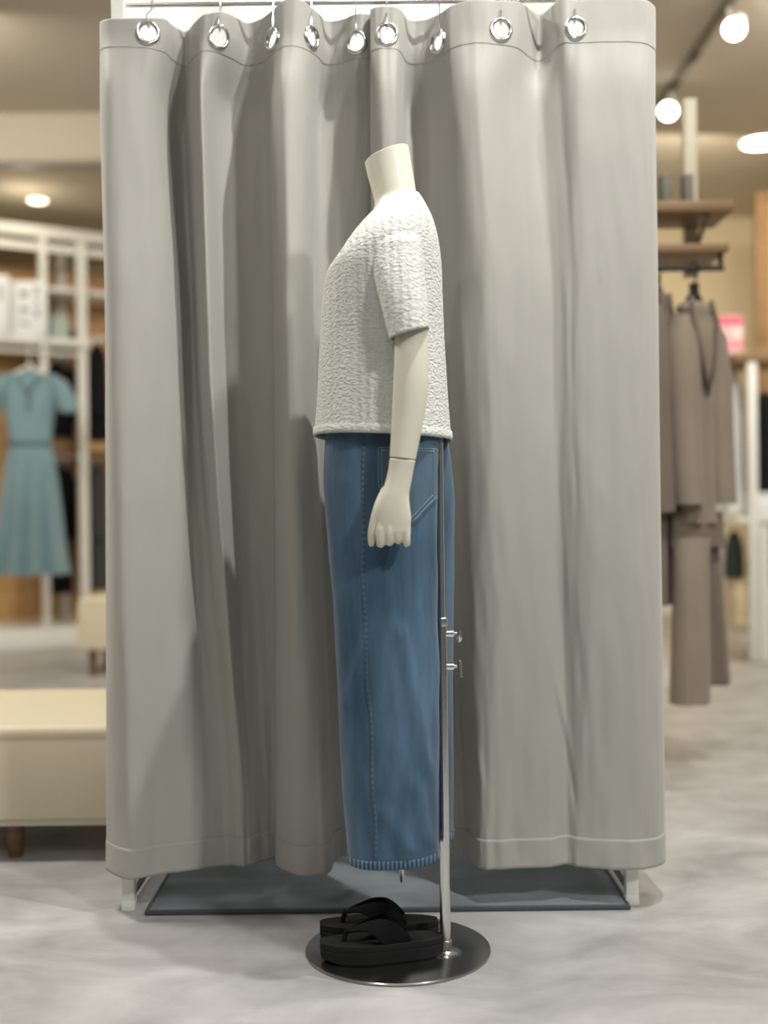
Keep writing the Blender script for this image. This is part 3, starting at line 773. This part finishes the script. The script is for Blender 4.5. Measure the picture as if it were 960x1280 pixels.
# teal dress facing the room
dc = P(37, 470, 7.20)
DM = Matrix.Translation((dc.x, dc.y, 0)) @ Matrix.Rotation(math.radians(10), 4, 'Z')
zs = PZ(37, 466, 7.20)
dr = thing('hanging_dress', 'long teal blue short-sleeved dress hanging on the rack at left', 'dress', (dc.x, dc.y, PZ(37,720,7.2)))
MB().loft(rows_local(DM, [(0,0,zs+.005,.055,.035),(0,0,zs-.03,.13,.05),(0,0,zs-.09,.165,.065),(0,0,zs-.20,.155,.07),(0,0,zs-.33,.135,.065),(0,0,zs-.44,.125,.06)], fold=.004)).build('bodice', M_TEAL, dr)
zb = PZ(37, 718, 7.20)
MB().loft(rows_local(DM, [(0,0,zs-.43,.125,.06),(0,0,zs-.55,.15,.07),(0,0,zs-.8,.18,.085),(0,0,zs-1.05,.205,.095),(0,0,zb,.235,.105)], n=96, fold=.05, kf=7)).build('skirt', M_TEAL, dr)
for sg in (-1, 1):
    MB().loft([[DM @ Vector(p) for p in sect(sg*x, y, z, a, b_, 28)] for x, y, z, a, b_ in ((.12,0,zs-.01,.03,.04),(.165,-.01,zs-.05,.055,.058),(.21,-.02,zs-.14,.062,.07),(.235,-.02,zs-.24,.066,.075))]).build('sleeve', M_TEAL, dr)
MB().loft(rows_local(DM, [(0,0,zs-.415,.130,.066),(0,0,zs-.43,.133,.068),(0,0,zs-.455,.130,.066)])).build('waist_tie', M_TEALD, dr)
k = MB(); k.tube([DM @ Vector(p) for p in ((-.07,-.055,zs-.02),(-.03,-.068,zs-.08),(0.0,-.078,zs-.14))], 0.016, 10, flat=.5); k.tube([DM @ Vector(p) for p in ((.07,-.055,zs-.02),(.03,-.068,zs-.08),(0.0,-.078,zs-.14))], 0.016, 10, flat=.5)
k.build('collar', M_TEALD, dr, autos=False)
MB().tube([DM @ Vector(p) for p in ((0,-.078,zs-.13),(.01,-.082,zs-.18),(0.0,-.078,zs-.24))], [0.022,.016,.02], 10, flat=.4).build('neck_bow', M_TEALD, dr)
hanger(DM, 1.886, zs+0.0, 0.13, 'white clothes hanger holding the teal dress')

# black garments on the rack
def rack_garment(lx, ly, zt, zb_, hw, hd, m, label, name='hanging_garment', cat='garment', yaw=math.radians(60)):
    c = RM @ Vector((lx, ly, 0))
    GM = Matrix.Translation(c) @ Matrix.Rotation(phi+yaw, 4, 'Z')
    root = thing(name, label, cat, (c.x, c.y, zb_), 'dark garments on the left rack')
    hh = zt-zb_
    MB().loft(rows_local(GM, [(0,0,zt,.03,.02),(0,0,zt-.03,hw*.6,hd*.6),(0,0,zt-.09,hw,hd),(0,0,zt-hh*.5,hw*.95,hd),(0,0,zb_,hw*1.1,hd*1.1)], n=48, fold=.014, kf=5, seed=lx*7)).build('body', m, root)
    for sg in (-1, 1):
        MB().loft([[GM @ Vector(p) for p in sect(sg*x, 0, z, a, a*1.0, 20)] for x, z, a in ((hw*.75, zt-.03, .03), (hw*1.0, zt-.10, .045), (hw*1.08, zt-hh*.45, .042), (hw*1.10, zt-min(hh*.8, .5), .038))]).build('sleeve', m, root)
    MB().tube([GM @ Vector((0, 0, zt-.02)), GM @ Vector((0, 0, zt+.04))], .004, 8).build('hanger_hook', M_CHROME, root)
rack_garment(-0.12, 0.13, 1.83, 1.34, .10, .05, M_BLK, 'black top hanging on the rack between the teal dress and the white post', yaw=math.radians(15))
rack_garment(0.16, 0.16, 1.98, 1.33, .16, .055, M_BLK, 'black top hanging right of the white rack post, above the wooden shelf', yaw=math.radians(70))
rack_garment(-0.10, 0.22, 1.17, 0.30, .10, .05, M_BLK, 'long black garment hanging below the wooden shelf left of the white post', yaw=math.radians(25))
rack_garment(0.17, 0.22, 1.17, 0.32, .16, .055, M_CHAR, 'charcoal garment hanging below the wooden shelf right of the white post', yaw=math.radians(70))

# signs and small goods on the left shelf
def sign_card(cx, w, h, label, marks, yaw=0.0, ly=-0.02):
    c = RM @ Vector((cx, ly, 1.9675)); M = Matrix.Translation(c) @ Matrix.Rotation(phi+yaw, 4, 'Z')
    root = thing('sign_board', label, 'sign', c)
    MB().box((0, 0, h/2), (w, 0.012, h), bevel=0.002, M=M).build('card', M_PAPER, root)
    MB().box((0, 0.03, 0.004), (w*.7, 0.06, 0.008), M=M).build('foot', M_WHITE, root)
    for (x, z, s) in marks: MB().box((x, -0.0066, z), (s[0], 0.0014, s[1]), M=M).build('printed_mark', M_INK, root, smooth=False)
sign_card(-0.36, 0.24, 0.355, 'white printed sign board at the right of the left-hand shelf', [(.06,.29,(.035,.05)),(.06,.22,(.03,.03)),(.06,.15,(.03,.05)),(-.02,.27,(.05,.04)),(-.02,.17,(.05,.03)),(-.02,.08,(.05,.02))], yaw=-phi*0.8, ly=-0.03)
sign_card(-0.62, 0.28, 0.37, 'plain white sign board at the frame edge on the left-hand shelf', [(.09,.26,(.02,.10)),(-.05,.30,(.12,.02)),(-.05,.24,(.12,.02))], yaw=-phi*0.8, ly=-0.02)
def small_bag(lx, ly, z, w, d, h, m, label):
    c = RM @ Vector((lx, ly, z)); M = Matrix.Translation(c) @ Matrix.Rotation(phi, 4, 'Z')
    root = thing('shop_bag', label, 'bag', c)
    MB().loft([[M @ Vector(p) for p in sect(0, 0, zz, a, b_, 28, 4)] for zz, a, b_ in ((0, w/2*.92, d/2*.9), (.01, w/2, d/2), (h*.6, w/2*1.03, d/2), (h, w/2*.95, d/2*.35))]).build('body', m, root)
    MB().tube([M @ Vector((w*.25*math.cos(a), 0, h-.005+.05*math.sin(a))) for a in [math.pi*i/10 for i in range(11)]], .005, 8).build('handle', m, root)
small_bag(-0.13, 0.10, 1.968, .15, .12, .17, M_MINT, 'pale mint bag on the left shelf beside the white rack post')
small_bag(-0.02, 0.27, 1.968, .12, .10, .12, M_BLK, 'small black bag on the left shelf behind the white rack post')

# ------------------------------------------------------------------ right background: coat stand
GY = 3.86
cs = thing('garment_stand', 'pale shelf stand with two brown wooden shelves right of the curtains', 'rack', (PX(862,600,GY+.2), GY+.1, 0))
xa = PX(863, 300, GY+.14)
MB().box((xa, GY+.14, 1.90), (0.045, 0.04, 0.60), bevel=.004).build('post', M_STAND, cs)
MB().box((xa-0.42, GY+.14, 1.10), (0.045, 0.04, 2.16), bevel=.004).build('post', M_STAND, cs)
MB().box((xa-0.42, GY+.14, 0.012), (0.28, 0.40, 0.024), bevel=.004).build('base_plate', M_STAND, cs)
xs1 = PX(904, 258, GY); xs2 = PX(898, 312, GY)
z1 = PZ(865, 259, GY-.1); z2 = PZ(862, 311, GY-.1)
MB().box(((xs1+xa-.46)/2, GY, z1), (xs1-xa+.46, 0.24, 0.034), bevel=.003).build('shelf', M_WOODB, cs)
MB().box(((xs2+xa-.46)/2, GY, z2), (xs2-xa+.46, 0.24, 0.026), bevel=.003).build('shelf', M_WOODB, cs)
for x in (xa, xa-0.42):
    MB().tube([(x, GY+.12, z1-.12), (x, GY-.08, z1-.018)], .008, 8).build('shelf_bracket', M_TRACK, cs)
MB().tube([(xa-.44, GY-.09, z2-.06), (xs2-.01, GY-.09, z2-.06)], .010, 12).tube([(xs2-.02, GY-.09, z2-.06), (xs2-.02, GY-.09, z2-.012)], .008, 8).tube([(xa-.42, GY-.09, z2-.06), (xa-.42, GY-.09, z2-.012)], .008, 8).build('hanging_rail', M_DARK, cs)
for px, lab in ((829, 'nearer the curtain'), (857, 'nearer the shelf end')):
    c = P(px, 250, GY); k = thing('display_box', 'slim grey-green box on the upper wooden shelf, '+lab, 'box', (c.x, GY-.02, z1+.017), 'slim boxes on the upper shelf')
    MB().box((c.x, GY-.02, z1+.017+.048), (.030, .05, .095), bevel=.003).build('carton', M_GREYG, k)
    MB().box((c.x, GY-.02, z1+.017+.099), (.032, .052, .012), bevel=.002).build('lid', M_TRACK, k)
# coats
def long_coat(c, yaw, zt, zb_, hw, hd, m, label, cat, name, sleeve_end, grp, fold=.012):
    GM = Matrix.Translation((c[0], c[1], 0)) @ Matrix.Rotation(yaw, 4, 'Z')
    root = thing(name, label, cat, (c[0], c[1], zb_), grp); hh = zt-zb_
    MB().loft(rows_local(GM, [(0,0,zt,.045,.03),(0,0,zt-.02,.07,.04),(0,0,zt-.06,hw*.75,hd*.8),(0,0,zt-.12,hw,hd),(0,0,zt-hh*.45,hw*.92,hd),(0,0,zb_,hw*1.05,hd*1.05)], n=56, fold=fold, kf=4)).build('body', m, root)
    for sg in (-1, 1):
        MB().loft([[GM @ Vector(p) for p in sect(sg*x, y, z, a, a*1.05, 22)] for x, y, z, a in ((hw*.70,0,zt-.045,.035),(hw*.98,0,zt-.11,.055),(hw*1.12,-.01,zt-.25,.056),(hw*1.17,-.02,zt-.42,.050),(hw*1.18,-.035,sleeve_end,.045))]).build('sleeve', m, root)
    for sg in (-1, 1):
        MB().tube([GM @ Vector(p) for p in ((sg*.045,-.03,zt+.005),(sg*.055,-hd*.85,zt-.07),(sg*.025,-hd*1.05,zt-.20),(0,-hd*1.08,zt-.30))], [.016,.022,.024,.006], 10, flat=.45).build('lapel', M_TAUPED, root, autos=False)
    hanger(GM, z2-.044, zt-.0, hw*.7, 'dark hanger of the '+label.split(' hanging')[0], None, 'hanger', M_DARK)
    return root, GM
jc = P(868, 400, GY-.09); jz = PZ(868, 378, GY-.09)
long_coat((jc.x, GY-.09), math.radians(35), jz, PZ(866, 654, GY-.09), .066, .050, M_TAUPE, 'taupe jacket hanging from the lower wooden shelf above matching trousers', 'jacket', 'hanging_jacket', PZ(895, 630, GY-.1), None)
cc = P(822, 400, GY-.09)
long_coat((cc.x, GY-.07), math.radians(60), PZ(825, 366, GY-.09), PZ(830, 756, GY-.09), .085, .042, M_TAUPED, 'dark taupe long coat hanging beside the curtain edge', 'coat', 'hanging_coat', PZ(830, 640, GY-.09), None)
# trousers hanging under the jacket
tr = thing('hanging_trousers', 'wide taupe trousers hanging under the taupe jacket', 'trousers', (jc.x, GY-.09, PZ(860, 880, GY-.09)))
TM = Matrix.Translation((jc.x, GY-.09, 0)) @ Matrix.Rotation(math.radians(20), 4, 'Z')
zt = PZ(866, 640, GY-.09)
MB().loft(rows_local(TM, [(-.0,0,zt,.09,.035),(0,0,zt-.05,.095,.045),(0,0,zt-.11,.10,.05)])).build('waistband', M_TAUPED, tr)
MB().loft(rows_local(TM, [(-.035,-.02,zt-.08,.062,.045),(-.045,-.03,zt-.25,.058,.05),(-.052,-.03,PZ(858,878,GY-.12),.064,.055)], fold=.008, kf=4)).build('leg', M_TAUPE, tr)
MB().loft(rows_local(TM, [(.040,.03,zt-.08,.055,.04),(.055,.03,zt-.25,.055,.045),(.072,.03,PZ(900,856,GY-.06),.062,.05)], fold=.008, kf=4)).build('leg', M_TAUPED, tr)  # rear leg of the same trousers, its shade put into a darker colour

# ------------------------------------------------------------------ right background: shelving with goods
UY = 6.3
su = thing('shelving_unit', 'white shelving unit with a brown top at the right edge of the floor', 'shelf', (PX(950,830,UY)+.2, UY+.2, 0))
ux0 = PX(905, 500, UY+.2); ux1 = ux0+0.95
zt = PZ(920, 444, UY)
MB().box(((ux0+ux1)/2, UY+.2, zt-.012), (ux1-ux0+.02, .44, .05), bevel=.004).build('top_board', M_WOODB, su)
MB().box((PX(940,550,UY), UY+.0, (zt-.04)/2+.0), (.046, .046, zt-.045), bevel=.003).build('post', M_WHITE, su)
MB().box((PX(940,550,UY)+.62, UY+.0, (zt-.04)/2+.0), (.046, .046, zt-.045), bevel=.003).build('post', M_WHITE, su)
zm = PZ(930, 650, UY); zl_ = PZ(930, 777, UY)
MB().box(((ux0+ux1)/2, UY+.2, zm), (ux1-ux0, .40, .03), bevel=.003).build('shelf', M_WHITE, su)
MB().box(((ux0+ux1)/2, UY+.2, zl_), (ux1-ux0, .36, .03), bevel=.003).build('shelf', M_BEIGE, su)
MB().box(((ux0+PX(938,500,UY))/2, UY+.40, (zt+zm)/2), (.20, .02, zt-zm-.06)).build('back_panel', M_PANEL, su)
MB().box((ux0+.02, UY+.39, zm/2), (.04, .04, zm-.03)).build('rear_post', M_WHITE, su)
MB().box((ux1-.02, UY+.39, zm/2), (.04, .04, zm-.03)).build('rear_post', M_WHITE, su)
MB().box((PX(956,740,UY-.05), UY-.045, zm/2-.01), (.046, .03, zm-.03)).build('front_leg', M_WHITE, su)
# pink price sign on the top
pc = P(911, 437, UY+.1); zp = zt+.0135
sg = thing('price_sign', 'pink and white price sign on the brown shelf top at right', 'sign', (pc.x, UY+.1, zp))
sw, sh = 35*6.4/F, 49*6.4/F
MB().box((pc.x, UY+.1, zp+sh/2), (sw, .008, sh), bevel=.002).build('card', M_PINKP, sg)
MB().box((pc.x, UY+.094, zp+sh*.87), (sw*.96, .004, sh*.22)).build('heading', M_PINK, sg)
MB().box((pc.x+.01, UY+.094, zp+sh*.28), (sw*.84, .004, sh*.24)).build('heading', M_PINKL, sg)
MB().box((pc.x, UY+.125, zp+.004), (sw*.6, .04, .008)).build('foot', M_WHITE, sg)
for i in range(3): MB().box((pc.x-.02+.01*i, UY+.0945, zp+sh*(.68-.09*i)), (sw*(.62-.1*i), .002, .006)).build('printed_line', M_PINKL, sg, smooth=False)
# goods on the middle shelf and hanging below
c = P(950, 632, UY+.1)
bx = thing('storage_box', 'white box on the middle shelf at the right edge', 'box', (c.x, UY+.1, zm+.016))
MB().box((c.x+.02, UY+.1, zm+.016+.055), (.15, .18, .11), bevel=.006).build('carton', M_PAPER, bx)
MB().box((c.x+.02, UY+.1, zm+.016+.118), (.156, .186, .024), bevel=.005).build('lid', M_WHITE, bx)
def hung(px, y0, y1, Y, hw, hd, m, label, name, cat):
    c = P(px, y0, Y); zt_, zb_ = PZ(px, y0, Y), PZ(px, y1, Y)
    GM = Matrix.Translation((c.x, Y, 0)) @ Matrix.Rotation(math.radians(70), 4, 'Z'); root = thing(name, label, cat, (c.x, Y, zb_), 'goods on the right shelving')
    MB().loft(rows_local(GM, [(0,0,zt_,.02,.015),(0,0,zt_-.03,hw*.7,hd*.7),(0,0,zt_-.08,hw,hd),(0,0,(zt_+zb_)/2,hw,hd),(0,0,zb_+.02,hw*1.05,hd*1.05),(0,0,zb_,hw*.95,hd*.9)], fold=.008, kf=4)).build('body', m, root)
    MB().tube([GM @ Vector((0.0,0,zt_-.02)), GM @ Vector((0,0,zt_+.03))], .005, 8).build('hanger_hook', M_CHROME, root)
hung(917, 664, 722, UY+.17, .12, .045, M_GREEN, 'dark green cloth bag hanging under the middle shelf at right', 'hanging_bag', 'bag')
hung(943, 664, 718, UY+.16, .11, .034, M_RED, 'dark red garment hanging under the middle shelf at right', 'hanging_garment', 'garment')
c = P(936, 770, UY+.15)
bb = thing('cardboard_box', 'beige box on the bottom shelf of the right shelving unit', 'box', (c.x, UY+.15, zl_+.016))
MB().box((c.x, UY+.15, zl_+.016+.085), (.20, .22, .17), bevel=.006).build('carton', M_BEIGE, bb)
MB().box((c.x, UY+.15, zl_+.016+.182), (.206, .226, .022), bevel=.005).build('lid', M_BEIGE, bb)
# dark goods behind the right post
hung(956, 490, 618, UY+.14, .12, .055, M_BLK, 'black garment hanging under the brown top at the right edge', 'hanging_garment', 'garment')
# white cloth garment on the left of the post
hung(918, 474, 640, UY+.24, .10, .050, M_PANEL, 'white garment hanging under the brown top beside the post', 'hanging_garment', 'garment')
# wooden partition behind
WY = 7.9; wx = PX(946, 350, WY)
wp = thing('wooden_partition', 'orange-brown wooden partition behind the shelving at the right edge', 'partition', (wx+.5, WY, 0))
wz = PZ(950, 243, WY)
MB().box((wx+.53, WY, wz/2), (.98, .06, wz-.04), bevel=.004).build('panel', M_WOODD, wp)
MB().box((wx+.02, WY-.01, wz/2), (.06, .10, wz), bevel=.004).build('frame_post', M_WOODB, wp)
MB().box((wx+.53, WY-.005, wz-.025), (.98, .09, .05), bevel=.004).build('frame_rail', M_WOODB, wp)

# ------------------------------------------------------------------ ceiling lamps
def downlight(px, py, z, r, label, m):
    y_ = -(py-640+TH*(px-480)); Y = (z-H)*F/y_; c = P(px, py, Y)
    root = thing('downlight', label, 'ceiling light', (c.x, c.y, z))
    MB().lathe([(r*.9,-.002),(r*1.12,-.006),(r*1.18,-.004),(r*1.18,.0)], (c.x, c.y, z), 36).build('trim_ring', M_TRIM, root)
    MB().lathe([(r*.05,-.0125),(r*.8,-.010),(r*.9,-.006)], (c.x, c.y, z), 36).build('diffuser', m, root)
    return c
d1 = downlight(47, 250, 2.81, .062, 'round warm recessed downlight in the soffit at upper left', M_GLOWW)
d2 = downlight(952, 178, CEIL, .13, 'bright recessed downlight in the ceiling at upper right edge', M_GLOW)
tx = 1.575
tk = thing('lighting_track', 'grey lighting track running along the ceiling at upper right', 'lighting track', (tx, 5.4, CEIL))
MB().box((tx, 5.4, CEIL-.016), (.036, 4.2, .030), bevel=.002).build('rail', M_TRACK, tk)
for yy in (5.9, 6.28): MB().box((tx, yy, CEIL-.033), (.030, .10, .012)).build('adaptor', M_DARK, tk)
spots = []
for (px, py, lab) in ((920, 36, 'white track spotlight nearer the camera at upper right'), (829, 139, 'white track spotlight beside the curtain top edge')):
    z = 2.95; y_ = -(py-640+TH*(px-480)); Y = (z-H)*F/y_; c = P(px, py, Y)
    root = thing('spotlight', lab, 'spotlight', (tx, c.y, CEIL), 'track spotlights')
    ax = Vector((c.x-0.25-c.x, -0.55, -0.45)).normalized()
    MB().tube([(tx, c.y+.06, CEIL-.032), (tx, c.y+.05, z+.06)], .009, 10).build('stem', M_TRIM, root)
    hd = Vector((tx*.5+c.x*.5, c.y, z))
    MB().lathe([(.030,-.13),(.036,-.12),(.040,-.02),(.046,-.004),(.0465,0)], hd, 28, axis=ax).build('lamp_head', M_TRIM, root)
    MB().lathe([(.046,.0005),(.046,.004),(.036,.022),(.018,.034),(.003,.038)], hd, 28, axis=ax).build('lens', M_GLOW, root)
    spots.append((hd, ax))

# ------------------------------------------------------------------ lights
def lamp(kind, name, loc, target, energy, col, size=0.1, spot=60, blend=0.5, shape=None, sy_=None):
    l = bpy.data.lights.new(name, kind); l.energy = energy; l.color = col
    o = bpy.data.objects.new(name, l); COL.objects.link(o); o.location = loc
    d = Vector(target)-Vector(loc); o.rotation_euler = d.to_track_quat('-Z', 'Y').to_euler()
    if kind == 'SPOT': l.spot_size = math.radians(spot); l.spot_blend = blend; l.shadow_soft_size = size
    elif kind == 'AREA':
        l.size = size
        if sy_: l.shape = 'RECTANGLE'; l.size_y = sy_
    else: l.shadow_soft_size = size
    return o
COOL = (1.0, 0.99, 0.962); WARM = (1.0, 0.86, 0.66)
lamp('SPOT', 'key_spot_lamp', (0.62, 1.68, 3.02), (-0.10, 2.35, -0.4), 148, COOL, 0.022, 96, 1.0)
lamp('SPOT', 'left_spot_lamp', (-1.1, 0.3, 3.02), (0.05, 2.2, 0.9), 34, COOL, 0.06, 70, 0.9)
lamp('SPOT', 'front_spot_lamp', (1.9, -0.35, 3.02), (0.0, 2.3, 0.6), 235, COOL, 0.14, 70, 0.9)
lamp('AREA', 'shop_light_lamp', (0.0, -0.3, 3.03), (0.0, 1.2, 0), 16, (1.0, 0.95, 0.86), 2.4, sy_=1.2)
lamp('AREA', 'booth_lamp', (0.0, 3.0, 3.0), (0.0, 3.0, 0), 8, COOL, 0.3)
lamp('POINT', 'soffit_lamp', (d1.x, d1.y-.25, 2.62), (0,0,0), 2.5, WARM, 0.06)
lamp('AREA', 'left_shop_lamp', (-2.2, 5.2, 3.0), (-2.3, 6.9, 1.2), 34, (1.0, 0.93, 0.8), 0.8)
lamp('AREA', 'right_shop_lamp', (2.2, 5.2, 3.0), (1.9, 6.2, 0.6), 52, (1.0, 0.93, 0.8), 0.8)
lamp('AREA', 'right_wall_lamp', (1.9, 6.9, 2.9), (1.7, 8.6, 0.3), 30, WARM, 0.6)
lamp('AREA', 'right_near_lamp', (1.5, 2.6, 3.0), (1.4, 4.4, 0.2), 36, (1.0, 0.96, 0.88), 0.5)
lamp('AREA', 'left_near_lamp', (-1.5, 2.6, 3.0), (-1.4, 3.6, 0.2), 58, (1.0, 0.96, 0.88), 0.5)

w = bpy.data.worlds.new('shop_ambient'); SC.world = w; w.use_nodes = True
bg = w.node_tree.nodes['Background']; bg.inputs[0].default_value = (1.0, 0.94, 0.87, 1); bg.inputs[1].default_value = 0.13

# ------------------------------------------------------------------ camera
cam = bpy.data.cameras.new('camera'); co = bpy.data.objects.new('camera', cam); COL.objects.link(co)
co.location = (0, 0, H); co.rotation_euler = (math.pi/2, TH, 0)
cam.sensor_fit = 'VERTICAL'; cam.sensor_height = 24; cam.sensor_width = 18; cam.lens = F/1280*24
cam.clip_start = 0.05; cam.clip_end = 60
cam.dof.use_dof = True; cam.dof.focus_distance = 2.2; cam.dof.aperture_fstop = 0.95
SC.camera = co
vs = SC.view_settings
SC.display_settings.display_device = 'sRGB'
vs.view_transform = 'Standard'; vs.look = 'None'; vs.exposure = 0.06; vs.gamma = 1.0; vs.use_curve_mapping = False
